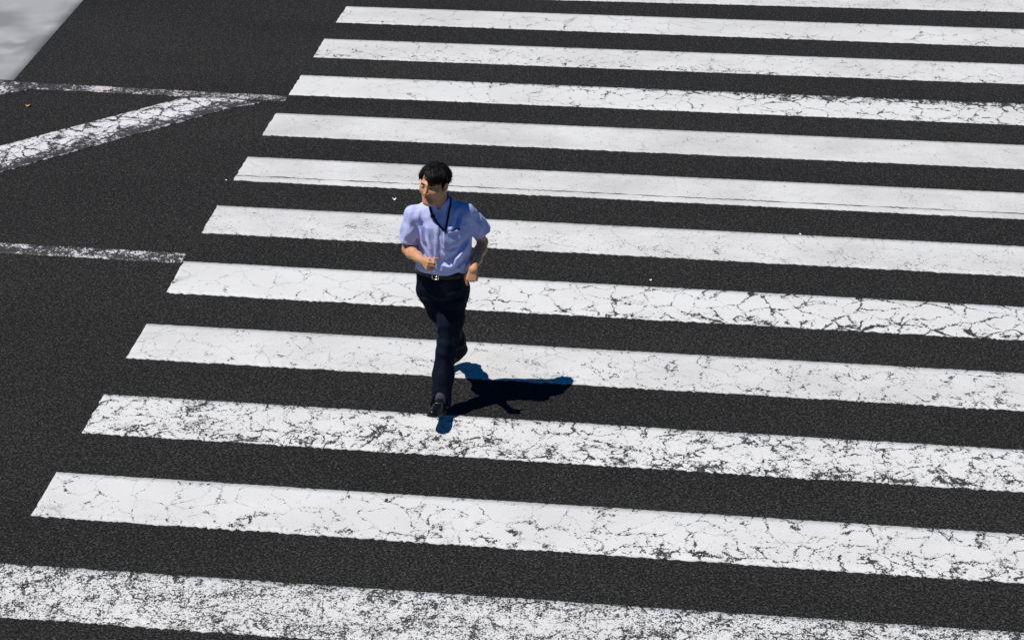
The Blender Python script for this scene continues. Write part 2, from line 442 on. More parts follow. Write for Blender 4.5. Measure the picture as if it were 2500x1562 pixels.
def mesh_sdf(field, lo, hi, h, B=12):
    lo = np.array(lo, float); hi = np.array(hi, float)
    n = np.ceil((hi - lo) / h / B).astype(int)
    dims = n * B + 1
    D = np.empty(tuple(dims), dtype=np.float32)
    c = np.stack(np.meshgrid(*[(np.arange(m) + 0.5) * B for m in n], indexing='ij'), -1).reshape(-1, 3)
    cd = field((lo + c * h).astype(np.float32))
    act = np.abs(cd) < 0.87 * B * h * 1.9 + 0.006
    sg = np.where(cd > 0, 1.0, -1.0).reshape(tuple(n)).astype(np.float32)
    big = np.repeat(np.repeat(np.repeat(sg, B, 0), B, 1), B, 2)
    D[:-1, :-1, :-1] = big; D[-1] = 1; D[:, -1] = 1; D[:, :, -1] = 1
    bi = np.stack(np.unravel_index(np.nonzero(act)[0], tuple(n)), -1) * B
    loc = np.stack(np.meshgrid(*[np.arange(B + 1)] * 3, indexing='ij'), -1).reshape(-1, 3)
    for s in range(0, len(bi), 120):
        ii = (bi[s:s + 120, None, :] + loc[None]).reshape(-1, 3)
        D[ii[:, 0], ii[:, 1], ii[:, 2]] = field((lo + ii * h).astype(np.float32))
    inside = D < 0
    cnt = np.zeros(tuple(dims - 1), dtype=np.int8)
    for dx in (0, 1):
        for dy in (0, 1):
            for dz in (0, 1):
                cnt += inside[dx:dims[0] - 1 + dx, dy:dims[1] - 1 + dy, dz:dims[2] - 1 + dz]
    cells = np.argwhere((cnt > 0) & (cnt < 8))
    ids = np.full(tuple(dims - 1), -1, dtype=np.int32)
    ids[cells[:, 0], cells[:, 1], cells[:, 2]] = np.arange(len(cells))
    corner = np.array([(a, b, cc) for a in (0, 1) for b in (0, 1) for cc in (0, 1)])
    vals = np.stack([D[cells[:, 0] + o[0], cells[:, 1] + o[1], cells[:, 2] + o[2]] for o in corner], 1)
    acc = np.zeros((len(cells), 3)); num = np.zeros(len(cells))
    for i in range(8):
        for ax in range(3):
            if corner[i][ax] == 0:
                o = corner[i].copy(); o[ax] = 1
                j = int(o[0] * 4 + o[1] * 2 + o[2])
                m = (vals[:, i] < 0) != (vals[:, j] < 0)
                t = vals[m, i] / (vals[m, i] - vals[m, j])
                p = np.repeat(corner[i][None].astype(float), m.sum(), 0); p[:, ax] += t
                acc[m] += p; num[m] += 1
    V = lo + (cells + acc / num[:, None]) * h
    Q = []
    for ax in range(3):
        b, cax = [(1, 2), (2, 0), (0, 1)][ax]
        sl0 = [slice(None)] * 3; sl1 = [slice(None)] * 3
        sl0[ax] = slice(0, -1); sl1[ax] = slice(1, None)
        A = inside[tuple(sl0)]; Bn = inside[tuple(sl1)]
        e = np.argwhere(A != Bn)
        ok = (e[:, b] > 0) & (e[:, cax] > 0) & (e[:, b] < dims[b] - 1) & (e[:, cax] < dims[cax] - 1)
        e = e[ok]
        fl = A[e[:, 0], e[:, 1], e[:, 2]]
        q = []
        for (db, dc) in ((-1, -1), (0, -1), (0, 0), (-1, 0)):
            t = e.copy(); t[:, b] += db; t[:, cax] += dc
            q.append(ids[t[:, 0], t[:, 1], t[:, 2]])
        q = np.stack(q, 1)
        q[~fl] = q[~fl][:, ::-1]
        Q.append(q)
    Q = np.concatenate(Q)
    Q = Q[(Q >= 0).all(1)]
    return V, Q

def grad(field, P, e=0.002):
    P = np.asarray(P, dtype=np.float32)
    g = np.stack([field(P + V3(*(e * np.eye(3)[i]))) - field(P - V3(*(e * np.eye(3)[i]))) for i in range(3)], 1)
    return g / np.maximum(np.linalg.norm(g, axis=1, keepdims=True), 1e-6)

def hit(field, origin, direction, tmax=0.6, n=240):
    """first point on a surface along a ray, and the outward normal there"""
    o = np.array(origin, float); d = np.array(direction, float); d /= np.linalg.norm(d)
    t = np.linspace(0, tmax, n)
    P = (o[None] + t[:, None] * d).astype(np.float32)
    f = field(P)
    k = np.nonzero(f < 0)[0]
    if len(k) == 0: return None
    k = k[0]
    if k > 0:
        tt = t[k - 1] + (t[k] - t[k - 1]) * f[k - 1] / (f[k - 1] - f[k])
    else: tt = 0
    p = o + tt * d
    return p, grad(field, p[None])[0]

# ------------------------------------------------------------------ the man: joints (metres, world axes; he walks towards -Y, slightly towards -X)
BASE = np.array([-1.87, 10.85, 0.0])
HEAD = np.array([-1.897, 10.77, 1.560])
HF = np.array([-0.345, -0.938, 0.02]); HF /= np.linalg.norm(HF)
HL = np.array([0.938, -0.345, -0.03]); HL -= HF * (HL @ HF); HL /= np.linalg.norm(HL)
HU = np.cross(HL, HF) * -1.0
if HU[2] < 0: HU = -HU
HM = np.stack([HL, HF, HU]).astype(np.float32)              # rows: his left, forward, up
HS = 0.955                                                    # head scale

R_SH, R_EL, R_WR = (-2.022, 10.785, 1.343), (-2.078, 10.805, 1.100), (-1.941, 10.590, 1.138)
L_SH, L_EL, L_WR = (-1.728, 10.868, 1.335), (-1.640, 10.995, 1.082), (-1.671, 10.770, 1.006)
R_HEM, L_HEM = (-2.072, 10.795, 1.172), (-1.645, 10.965, 1.172)
NECK0, NECK1 = (-1.877, 10.838, 1.375), (-1.886, 10.795, 1.50)
L_HIP, L_KN, L_AN = (-1.805, 10.890, 0.800), (-1.853, 10.800, 0.440), (-1.884, 10.735, 0.110)
R_HIP, R_KN, R_AN = (-1.958, 10.895, 0.790), (-1.856, 11.020, 0.460), (-1.857, 11.300, 0.165)

def to_head(P): return ((P - HEAD.astype(np.float32)) @ HM.T) / HS

def skull(Q, grow=0.0):
    d = ell(Q, (0, -0.012, 0.030), (0.075 + grow, 0.094 + grow, 0.088 + grow))
    return d

def head_field(Q):
    l, f, u = Q[:, 0], Q[:, 1], Q[:, 2]
    A = np.stack([np.abs(l), f, u], 1)                       # the face is built symmetric
    d = skull(Q)
    d = smin(d, ell(A, (0.0, 0.028, -0.020), (0.067, 0.066, 0.075)), 0.02)
    d = smin(d, rcone(A, (0.052, 0.000, -0.055), (0.020, 0.070, -0.098), 0.022, 0.018), 0.03)   # jaw line
    d = smin(d, ball(A, (0.0, 0.073, -0.100), 0.020), 0.025)                                     # chin
    d = smin(d, ball(A, (0.0, 0.052, -0.065), 0.036), 0.02)                                      # mouth mound
    d = smin(d, ball(A, (0.043, 0.052, -0.024), 0.026), 0.02)                                    # cheekbone
    d = smin(d, rcone(A, (0.010, 0.086, 0.024), (0.046, 0.066, 0.026), 0.0105, 0.011), 0.012)    # brow
    d = smax(d, -ball(A, (0.032, 0.1015, 0.004), 0.0195), 0.010)                                  # eye socket
    d = smin(d, ell(A, (0.032, 0.0735, 0.004), (0.0165, 0.013, 0.0125)), 0.005)                  # lids
    d = smin(d, rcone(A, (0.0, 0.089, 0.014), (0.0, 0.109, -0.028), 0.0075, 0.0115), 0.012)      # nose
    d = smin(d, ball(A, (0.0125, 0.098, -0.033), 0.0092), 0.006)
    d = smax(d, -ball(A, (0.007, 0.1035, -0.0435), 0.0042), 0.003)
    d = smin(d, rcone(A, (0.0, 0.089, -0.062), (0.022, 0.080, -0.0655), 0.0062, 0.003), 0.006)   # lips
    d = smin(d, rcone(A, (0.0, 0.088, -0.0735), (0.019, 0.079, -0.070), 0.0068, 0.003), 0.006)
    d = smax(d, -rcone(A, (0.0, 0.0965, -0.0675), (0.025, 0.0835, -0.0685), 0.0022, 0.0016), 0.003)
    d = smax(d, -rcone(A, (0.018, 0.096, -0.040), (0.031, 0.086, -0.062), 0.003, 0.002), 0.010)  # fold beside the mouth
    # ears
    e = ell(np.stack([(A[:, 0] - 0.078) * 0.95 + (f + 0.012) * 0.30, (f + 0.012) * 0.95 - (A[:, 0] - 0.078) * 0.30, u + 0.006], 1), (0, 0, 0), (0.0085, 0.021, 0.033))
    e = smax(e, -ell(A, (0.090, -0.006, -0.004), (0.007, 0.011, 0.019)), 0.005)
    e = smin(e, ball(A, (0.077, 0.004, -0.030), 0.008), 0.008)
    return smin(d, e, 0.007)

def frame(d, v):
    d = np.array(d, float); d /= np.linalg.norm(d)
    v = np.array(v, float); v -= d * (v @ d); v /= np.linalg.norm(v)
    return d, v

def hand_parts(W, d, v, palm_sign, curls, thumb):
    """W wrist, d wrist to knuckles, v from little finger to index. Returns list of (kind, args). palm = side the fingers close to"""
    d, v = frame(d, v)
    n = np.cross(d, v) * palm_sign                            # towards the palm
    W = np.array(W, float)
    parts = []
    lens = [(0.043, 0.026, 0.020), (0.047, 0.029, 0.021), (0.044, 0.027, 0.020), (0.035, 0.021, 0.018)]
    for i in range(4):
        off = 0.031 - 0.0205 * i
        mcp = W + d * (0.083 - 0.004 * abs(i - 1) - 0.003 * (i == 3)) + v * off
        parts.append(('palm', [(tuple(W + v * off * 0.55 + n * 0.002), 0.0165), (tuple(mcp + n * 0.003), 0.0130)]))
        p = mcp; a = 0.0; ch = [(tuple(p), 0.0112)]
        for L, cu, r in zip(lens[i], curls[i], (0.0098, 0.0090, 0.0076)):
            a += math.radians(cu)
            p = p + (d * math.cos(a) + n * math.sin(a)) * L - v * 0.0012 * (i - 1.5)
            ch.append((tuple(p), r))
        parts.append(('finger', ch))
    t = [W + d * 0.018 + v * 0.022 + n * 0.010]
    for (dd, vv, nn), L in zip(thumb, (0.040, 0.032, 0.026)):
        q = d * dd + v * vv + n * nn; q /= np.linalg.norm(q)
        t.append(t[-1] + q * L)
    parts.append(('thumb', [(tuple(t[0]), 0.015), (tuple(t[1]), 0.0125), (tuple(t[2]), 0.0108), (tuple(t[3]), 0.0085)]))
    return parts

FIST = [(58, 98, 62), (62, 100, 60), (66, 100, 60), (72, 98, 60)]
R_HAND = hand_parts(R_WR, (0.52, -0.80, -0.10), (0.05, 0.10, 1.0), 1.0, FIST, [(0.75, 0.45, 0.55), (0.45, 0.10, 0.95), (0.05, -0.05, 1.0)])
L_HAND = hand_parts(L_WR, (-0.14, -0.22, -0.96), (-1.0, 0.10, 0.06), -1.0, [(22, 34, 18), (66, 96, 58), (66, 96, 58), (70, 96, 58)],
                    [(0.80, 0.55, 0.20), (0.95, 0.25, 0.20), (1.0, 0.0, 0.25)])
if (np.cross(*frame((0.52, -0.80, -0.10), (0.05, 0.10, 1.0))) @ np.array([1, 0.4, 0])) < 0:
    R_HAND = hand_parts(R_WR, (0.52, -0.80, -0.10), (0.05, 0.10, 1.0), -1.0, FIST, [(0.75, 0.45, 0.55), (0.45, 0.10, 0.95), (0.05, -0.05, 1.0)])
if (np.cross(*frame((-0.14, -0.22, -0.96), (-1.0, 0.10, 0.06))) * -1.0)[1] < 0:
    L_HAND = hand_parts(L_WR, (-0.14, -0.22, -0.96), (-1.0, 0.10, 0.06), 1.0, [(22, 34, 18), (66, 96, 58), (66, 96, 58), (70, 96, 58)],
                        [(0.80, 0.55, 0.20), (0.95, 0.25, 0.20), (1.0, 0.0, 0.25)])

HAND_S = 0.80

def hand_field(P, parts, W):
    W = V3(*W); P = W + (P - W) / HAND_S
    palm = None; out = None
    for kind, ch in parts:
        if kind == 'palm':
            e = chain(P, ch); palm = e if palm is None else smin(palm, e, 0.014)
    out = palm
    for kind, ch in parts:
        if kind != 'palm':
            e = chain(P, ch, 0.004); out = smin(out, e, 0.0028 if kind == 'finger' else 0.009)
    return out * HAND_S

def lerp3(a, b, t): return tuple(np.array(a) * (1 - t) + np.array(b) * t)

def near(P, c, r): return np.linalg.norm(P - V3(*c), axis=1) < r

def local(P, c, r, fn, d, k):
    """blend a detail into d only for points near c"""
    m = near(P, c, r)
    if m.any():
        e = fn(P[m]); d = d.copy(); d[m] = smin(d[m], e, k)
    return d

def body_field(P):
    d = loft(P, [(0.76, -1.88, 10.89, .10, .08, 0), (0.90, -1.88, 10.885, .125, .085, -8), (1.10, -1.857, 10.855, .120, .085, 2), (1.25, -1.855, 10.842, .135, .090, 10),
                 (1.33, -1.866, 10.84, .105, .065, 8), (1.375, -1.875, 10.84, .06, .05, 0)])
    d = smin(d, rcone(P, NECK0, NECK1, 0.060, 0.054), 0.03)
    for S, E, Wr, pel in ((R_SH, R_EL, R_WR, 0), (L_SH, L_EL, L_WR, 0)):
        a = chain(P, [(S, 0.043), (lerp3(S, E, .45), 0.039), (lerp3(S, E, .95), 0.0305)], 0.02)
        a = smin(a, chain(P, [(E, 0.0295), (lerp3(E, Wr, .28), 0.0330), (lerp3(E, Wr, .62), 0.0275), (Wr, 0.0215)], 0.03), 0.02)
        d = smin(d, a, 0.02)
    for H, K, A in ((L_HIP, L_KN, L_AN), (R_HIP, R_KN, R_AN)):
        g = chain(P, [(H, 0.070), (K, 0.046), (A, 0.036)], 0.03)
        d = smin(d, g, 0.02)
    d = local(P, R_WR, 0.19, lambda q: hand_field(q, R_HAND, R_WR), d, 0.012)
    d = local(P, L_WR, 0.19, lambda q: hand_field(q, L_HAND, L_WR), d, 0.012)
    d = local(P, HEAD, 0.21, lambda q: head_field(to_head(q)) * HS, d, 0.022)
    return d

# folds of the shirt front as strokes in x, z: x1, z1, x2, z2, height, width
FOLDS = [
    (-1.990, 1.300, -1.960, 1.190, .007, .012), (-1.965, 1.310, -1.925, 1.170, -.007, .013), (-1.940, 1.290, -1.915, 1.130, .006, .012),
    (-2.005, 1.180, -1.940, 1.060, -.008, .016), (-1.975, 1.170, -1.915, 1.055, .007, .013), (-2.015, 1.09, -1.955, 1.02, .006, .012),
    (-1.868, 1.270, -1.825, 1.165, .007, .014), (-1.850, 1.190, -1.815, 1.130, .008, .012), (-1.858, 1.150, -1.822, 1.085, .008, .014),
    (-1.690, 1.230, -1.760, 1.120, -.008, .018), (-1.760, 1.120, -1.850, 1.065, -.007, .016), (-1.700, 1.160, -1.790, 1.050, .008, .016),
    (-1.700, 1.080, -1.800, 1.005, -.007, .014), (-1.850, 1.040, -1.790, 1.035, .008, .010), (-1.745, 1.070, -1.835, 1.015, .006, .012),
    (-1.780, 1.370, -1.790, 1.270, .005, .010), (-1.755, 1.360, -1.765, 1.270, -.006, .012), (-1.735, 1.350, -1.742, 1.270, .005, .010),
    (-1.930, 1.08, -1.905, 1.02, .006, .010), (-1.985, 1.05, -1.960, 0.99, -.006, .010), (-1.78, 1.04, -1.745, 0.99, .005, .010),
    (-1.805, 1.150, -1.755, 1.165, -.004, .010),
]

def strokes(P, front_y):
    x, z = P[:, 0], P[:, 2]
    out = np.zeros(len(P), dtype=np.float32)
    fr = np.clip((front_y - P[:, 1]) / 0.05, 0, 1)
    for x1, z1, x2, z2, amp, w in FOLDS:
        bx, bz = x2 - x1, z2 - z1
        t = np.clip(((x - x1) * bx + (z - z1) * bz) / (bx * bx + bz * bz), 0, 1)
        dd = (x - x1 - t * bx) ** 2 + (z - z1 - t * bz) ** 2
        out += 1.8 * amp * np.exp(-dd / (w * w)) * np.sin(np.pi * np.clip(t * 0.8 + 0.1, 0, 1))
    return out * fr

SHIRT = [(0.90, -1.879, 10.885, .145, .105, -12), (0.950, -1.877, 10.88, .151, .111, -11), (0.966, -1.875, 10.877, .163, .123, -9), (1.005, -1.868, 10.870, .168, .128, -5),
         (1.10, -1.858, 10.855, .164, .124, 3), (1.20, -1.853, 10.843, .163, .122, 9), (1.29, -1.857, 10.835, .157, .113, 12), (1.35, -1.866, 10.837, .130, .092, 12),
         (1.403, -1.874, 10.84, .085, .070, 6), (1.428, -1.876, 10.84, .060, .058, 0)]

def sleeve_cut(P, S, H, hollow=0.028):
    S = np.array(S); H = np.array(H); a = (H - S) / np.linalg.norm(H - S)
    return ((P - V3(*H)) @ a.astype(np.float32)), a

def sleeve(P, S, E, H, r0, r1, seed, flat):
    ax = np.array(H) - np.array(S); ax /= np.linalg.norm(ax)
    far = tuple(np.array(H) + ax * 0.05)
    d = chain(P, [(S, r0), (lerp3(S, H, .55), (r0 + r1) / 2 - .002), (far, r1 + 0.004)], 0.03)
    w = (0.5 - np.abs(vnoise(P @ rot_to(ax + np.array([.3, 0, 0])).T * V3(1, 1, .4), 20.0, seed + 2))) * 0.0065 + vnoise(P @ rot_to(ax).T * V3(1, 1, .35), 26.0, seed) * 0.0030 + vnoise(P @ rot_to(ax).T * V3(1, 1, .5), 55.0, seed + 5) * 0.0022
    d = d - w
    cut, a = sleeve_cut(P, S, H)
    cut = cut + vnoise(P, 16.0, seed + 9) * 0.002
    hole = chain(P, [(lerp3(S, H, .78), r1 - 0.017), (far, r1 - 0.013)], 0.02) - w
    hole = smax(hole, -(cut + 0.035), 0.004)
    d = smax(d, cut, 0.003)
    # stitched hem: a slightly raised band
    band = np.exp(-((cut + 0.022) / 0.003) ** 2) * 0.0016
    return smax(d + band, -hole, 0.003)

def rot_to(a):
    a = np.array(a, float); a /= np.linalg.norm(a)
    t = np.array([1.0, 0, 0]) if abs(a[0]) < 0.8 else np.array([0, 1.0, 0])
    x = np.cross(t, a); x /= np.linalg.norm(x); y = np.cross(a, x)
    return np.stack([x, y, a]).astype(np.float32)

def shirt_torso(P):
    d = loft(P, SHIRT)
    d = smin(d, rcone(P, (-1.895, 10.835, 1.376), (-2.010, 10.79, 1.347), 0.060, 0.050), 0.035)
    d = smin(d, rcone(P, (-1.860, 10.840, 1.374), (-1.742, 10.862, 1.340), 0.060, 0.053), 0.035)
    return d

def shirt_field(P):
    d = shirt_torso(P)
    d = smin(d, sleeve(P, R_SH, R_EL, R_HEM, 0.058, 0.055, 3, 0), 0.014)
    d = smin(d, sleeve(P, L_SH, L_EL, L_HEM, 0.058, 0.058, 7, 0), 0.014)
    low = np.clip((1.12 - P[:, 2]) / 0.12, 0, 1) * np.clip((P[:, 2] - 0.955) / 0.015, 0, 1)
    w = (0.5 - np.abs(vnoise(P @ rot_to((0.5, 0.1, 0.85)).T * V3(1, 1, .4), 17.0, 13))) * (0.0055 + 0.006 * low) + vnoise(P * V3(1, 1, .42), 21.0, 11) * (0.0036 + 0.003 * low) + vnoise(P * V3(1, 1, .5), 46.0, 12) * 0.0020
    d = d - w - strokes(P, 10.84)
    # raised seam over the left shoulder, with puckers
    sx = np.exp(-((P[:, 0] + 1.735 + 0.10 * (P[:, 2] - 1.36)) / 0.012) ** 2) * np.clip((P[:, 2] - 1.27) / 0.04, 0, 1)
    d = d - sx * (0.0045 + 0.003 * vnoise(P, 60.0, 17))
    # hollow neck
    d = smax(d, -rcone(P, (-1.878, 10.832, 1.392), (-1.886, 10.80, 1.48), 0.058, 0.062), 0.008)
    return d

def trousers_field(P):
    x, y, z = P[:, 0], P[:, 1], P[:, 2]
    hips = loft(P, [(0.755, -1.882, 10.892, .150, .105, -10), (0.83, -1.882, 10.890, .160, .124, -11), (0.90, -1.880, 10.885, .160, .124, -12), (0.975, -1.877, 10.879, .158, .117, -11)])
    d = hips
    for H, K, A, r, sd in ((L_HIP, L_KN, L_AN, (0.086, 0.058, 0.060), 21), (R_HIP, R_KN, R_AN, (0.084, 0.060, 0.058), 31)):
        A2 = np.array(A) + (np.array([0.006, -0.020, 0]) if sd == 21 else 0); K2 = np.array(K); ax = (A2 - K2) / np.linalg.norm(A2 - K2)
        far = tuple(A2 + ax * 0.09)
        g = chain(P, [(H, r[0]), (lerp3(H, K, .5), r[0] * .55 + r[1] * .47), (K, r[1]), (lerp3(K, A, .5), r[2] * .97), (far, r[2] + 0.005)], 0.04)
        Pl = P @ rot_to(ax).T
        kz = (P - V3(*K)) @ ax.astype(np.float32)
        knee = np.exp(-(kz / 0.10) ** 2); ank = np.clip((kz - 0.18) / 0.14, 0, 1)
        w = vnoise(Pl * V3(.6, .6, 1.5), 19.0, sd) * (0.001 + 0.0040 * knee + 0.0035 * ank) + (0.45 - np.abs(vnoise(P @ rot_to((0.45, -0.2, 0.9)).T * V3(1, 1, .3), 19.0, sd + 4))) * 0.0100 + vnoise(Pl * V3(1, 1, .22), 30.0, sd + 1) * 0.0040 + vnoise(Pl * V3(1, .8, .5), 48.0, sd + 2) * 0.0018
        g = g - w
        if sd == 21: hem = (z - 0.046) * 0.90 + (y - 10.805) * 0.30         # lower at the heel than over the laces
        else: hem = -((P - V3(*(A2 + ax * 0.015))) @ ax.astype(np.float32))
        hem = hem + vnoise(P, 18.0, sd + 3) * 0.004
        g = smax(g, -hem, 0.003)
        hole = chain(P, [(lerp3(K, A, .72), r[2] - 0.012), (far, r[2] - 0.001)], 0.02) - w
        g = smax(g, -smax(hole, hem - 0.05, 0.004), 0.003)
        d = smin(d, g, 0.035 if sd == 21 else 0.022)
    up = np.clip((z - 0.70) / 0.08, 0, 1)
    d = d - up * (vnoise(P * V3(.6, .6, 1.0), 17.0, 41) * 0.004)
    # creases that fan out from the crotch, slant pocket on his right
    for x1, z1, x2, z2, amp, wd in ((-1.90, .80, -1.985, .84, .006, .012), (-1.89, .77, -1.99, .78, -.007, .014), (-1.86, .80, -1.76, .85, .007, .013), (-1.86, .77, -1.75, .79, -.008, .015),
                                    (-1.85, .73, -1.77, .73, .006, .013), (-1.995, .95, -2.02, .84, -.005, .006), (-1.887, .94, -1.885, .79, -.004, .006)):
        bx, bz = x2 - x1, z2 - z1
        t = np.clip(((x - x1) * bx + (z - z1) * bz) / (bx * bx + bz * bz), 0, 1)
        d = d - amp * np.exp(-((x - x1 - t * bx) ** 2 + (z - z1 - t * bz) ** 2) / (wd * wd)) * np.clip((10.90 - y) / 0.04, 0, 1)
    # open waist
    d = smax(d, -loft(P, [(0.93, -1.877, 10.879, .146, .105, -11), (0.99, -1.877, 10.879, .149, .108, -11)]), 0.003)
    return d

def waist_ring(P): return loft(P, [(0.88, -1.880, 10.885, .160, .122, -12), (0.955, -1.877, 10.879, .1585, .1185, -11), (1.0, -1.877, 10.879, .157, .116, -11)])

def belt_field(P):
    r = waist_ring(P)
    d = np.abs(r - 0.0045) - 0.0028
    return smax(d, np.abs(P[:, 2] - 0.953) - 0.0150, 0.002)

def collar_field(P):
    """fold-down collar: a leaning cone round the neck, longer at the two points, open at the throat"""
    c0 = np.array([-1.878, 10.832, 1.402]); ax = np.array([-0.03, -0.16, 0.986]); ax /= np.linalg.norm(ax)
    Rm = rot_to(ax); q = (P - c0.astype(np.float32)) @ Rm.T
    # angle measured from his front (towards -Y, a little towards his left because the chest is turned)
    fx = np.array([0.16, -0.987, 0.0]); fx -= ax * (fx @ ax); fx /= np.linalg.norm(fx); sx = np.cross(ax, fx)
    v = P - c0.astype(np.float32)
    a = np.arctan2(v @ sx.astype(np.float32), v @ fx.astype(np.float32)); hgt = v @ ax.astype(np.float32)
    rad = np.linalg.norm(v - hgt[:, None] * ax.astype(np.float32), axis=1)
    point = np.exp(-((np.abs(a) - 0.52) / 0.27) ** 2)
    top = 0.046 - 0.020 * np.exp(-(a / 0.6) ** 2)
    bot = 0.004 - 0.052 * point - 0.006 * np.cos(a)
    R0 = 0.0645 + (0.046 - hgt) * 0.34
    shell = np.abs(rad - R0) - 0.0022
    fold = np.sqrt((rad - (0.0625 + 0.002)) ** 2 + (hgt - top) ** 2) - 0.0035
    stand = np.maximum(np.abs(rad - 0.0615) - 0.0018, np.maximum(hgt - top, -0.02 - hgt))
    d = np.maximum(shell, np.maximum(hgt - top, bot - hgt))
    gap = np.abs(a) - 0.10 - np.clip((0.03 - hgt) * 4.5, 0, 0.45)      # the V between the two points
    d = np.maximum(d, -gap * 0.06)
    d = np.minimum(d, np.maximum(stand, -(np.abs(a) - 0.12) * 0.06))
    return np.minimum(d, np.maximum(fold, -(np.abs(a) - 0.14) * 0.06))

def hair_cut(l, u):
    """how far forward hair may reach at a given place of the head (parted on his right, swept to his left)"""
    part = -0.030
    hl = np.where(l < part, 0.098 - 1.5 * np.clip(part - l, 0, .06), 0.099 - 0.95 * np.clip(l - part, 0, 0.045) - 0.30 * np.clip(l - part - 0.045, 0, 0.07))
    return hl

def hair_field(P):
    Q = to_head(P); l, f, u = Q[:, 0], Q[:, 1], Q[:, 2]
    d = ell(Q, (0.002, -0.017, 0.032), (0.0985, 0.114, 0.098))
    d = smin(d, ell(Q, (0.030, 0.035, 0.080), (0.056, 0.058, 0.032)), 0.03)                       # swept fringe has body
    d = d - vnoise(np.stack([l * 1.0, f * .45, u * .55], 1), 58.0, 51) * 0.0060 - vnoise(np.stack([l, f * .5, u * .7], 1), 150.0, 52) * 0.0018
    # face opening
    hl = hair_cut(l, u) + vnoise(Q, 75.0, 53) * 0.006
    face = np.maximum(u - hl, 0.034 - f - np.clip(u - 0.02, 0, 1) * 0.30 - 0.10 * np.clip(-0.02 - l, 0, 0.05))
    d = smax(d, -face, 0.006)
    # below the sideburns and round the ears; tapering to the nape
    side = np.maximum(u - (-0.030 - 0.25 * (f < 0.012)), 0.0)
    low = np.where(f > 0.014, -0.026, np.where(f > -0.042, 0.022, -0.062 - 0.10 * np.clip(-f - 0.042, 0, .06)))
    d = smax(d, low - u + vnoise(Q, 90.0, 54) * 0.004, 0.006)
    taper = np.clip((0.050 - u) / 0.085, 0, 1) * 0.021
    d = d + taper
    return d * HS

def shoe_frame(heel, toe, roll=0.0):
    heel = np.array(heel, float); toe = np.array(toe, float)
    e = toe - heel; L = np.linalg.norm(e); e /= L
    s = np.cross(np.array([0, 0, 1.0]), e); s /= np.linalg.norm(s)
    u = np.cross(e, s)
    return heel, np.stack([e, s, u]).astype(np.float32), L

def shoe_fields(heel, toe, L=0.272):
    H, Rm, _ = shoe_frame(heel, toe)
    xs = np.array([-0.012, 0.0, 0.03, 0.08, 0.13, 0.18, 0.22, 0.25, 0.268, 0.276]) * (L / 0.272)
    ws = np.array([0.012, 0.026, 0.033, 0.033, 0.037, 0.0445, 0.0435, 0.036, 0.022, 0.008])
    hs = np.array([0.05, 0.066, 0.074, 0.082, 0.074, 0.056, 0.046, 0.042, 0.036, 0.026])
    cs = np.array([0, 0, 0, 0.001, 0.003, 0.005, 0.004, 0.002, 0.0, 0.0])
    def q_of(P): return (P - H.astype(np.float32)) @ Rm.T
    def upper(P):
        q = q_of(P); x, y, z = q[:, 0], q[:, 1], q[:, 2]
        w = np.interp(x, xs, ws); h = np.interp(x, xs, hs); c = np.interp(x, xs, cs)
        zz = z - 0.012
        k = (np.abs((y - c) / w) ** 2.4 + np.abs(zz / h) ** 2.4) ** (1 / 2.4)
        d = (k - 1) * np.minimum(w, h)
        d = np.maximum(d, np.maximum(-0.012 - x, x - xs[-1]))
        d = smax(d, 0.010 - z, 0.003)
        d = smax(d, -rcone(q, (0.045, 0, 0.10), (0.060, 0, 0.045), 0.030, 0.022), 0.006)      # foot opening
        cap = np.abs(x - 0.205 + 6.0 * (y - c) ** 2) - 0.0022
        d = d + np.clip(0.002 - np.abs(cap), 0, 0.002) * 0.6                                  # toe cap seam
        d = smin(d, np.maximum(np.abs(y - c) - 0.017, np.maximum(np.abs(x - 0.115) - 0.035, np.abs(zz - np.interp(x, xs, hs) + 0.0) - 0.003)), 0.006)
        return d
    def sole(P):
        q = q_of(P); x, y, z = q[:, 0], q[:, 1], q[:, 2]
        w = np.interp(x, xs, ws) + 0.0035; c = np.interp(x, xs, cs)
        d = np.maximum((np.abs(y - c) - w), np.maximum(-0.014 - x, x - xs[-1] - 0.002))
        bottom = np.where(x < 0.075, 0.0, 0.008)
        return smax(d, np.maximum(z - 0.0155, bottom - z), 0.003)
    return upper, sole, H, Rm

def ribbon(points, normals, width, thick):
    """flat strap through points, lying with its face along normals"""
    P = np.array(points, float); Nn = np.array(normals, float)
    T = np.gradient(P, axis=0); T /= np.linalg.norm(T, axis=1, keepdims=True)
    Nn = Nn - T * (Nn * T).sum(1, keepdims=True); Nn /= np.linalg.norm(Nn, axis=1, keepdims=True)
    S = np.cross(T, Nn)
    w = np.broadcast_to(np.asarray(width, float), (len(P),))[:, None] / 2
    ring = [P - S * w, P - S * w + Nn * thick, P + S * w + Nn * thick, P + S * w]
    V = np.stack(ring, 1).reshape(-1, 3)
    F = []
    for i in range(len(P) - 1):
        for j in range(4):
            a = i * 4 + j; b = i * 4 + (j + 1) % 4
            F.append((a, b, b + 4, a + 4))
    F.append((3, 2, 1, 0)); n = (len(P) - 1) * 4; F.append((n, n + 1, n + 2, n + 3))
    return V, F

def join(*parts):
    V = []; F = []; o = 0
    for v, f in parts:
        V.append(np.asarray(v)); F += [tuple(int(i) + o for i in q) for q in f]; o += len(v)
    return np.concatenate(V), F

def resample(pts, n):
    pts = np.array(pts, float); L = np.concatenate([[0], np.cumsum(np.linalg.norm(np.diff(pts, axis=0), axis=1))])
    t = np.linspace(0, L[-1], n)
    return np.stack([np.interp(t, L, pts[:, i]) for i in range(pts.shape[1])], 1)

def smooth_path(P, k=2):
    P = np.array(P, float)
    for _ in range(k):
        P[1:-1] = 0.5 * P[1:-1] + 0.25 * (P[:-2] + P[2:])
    return P

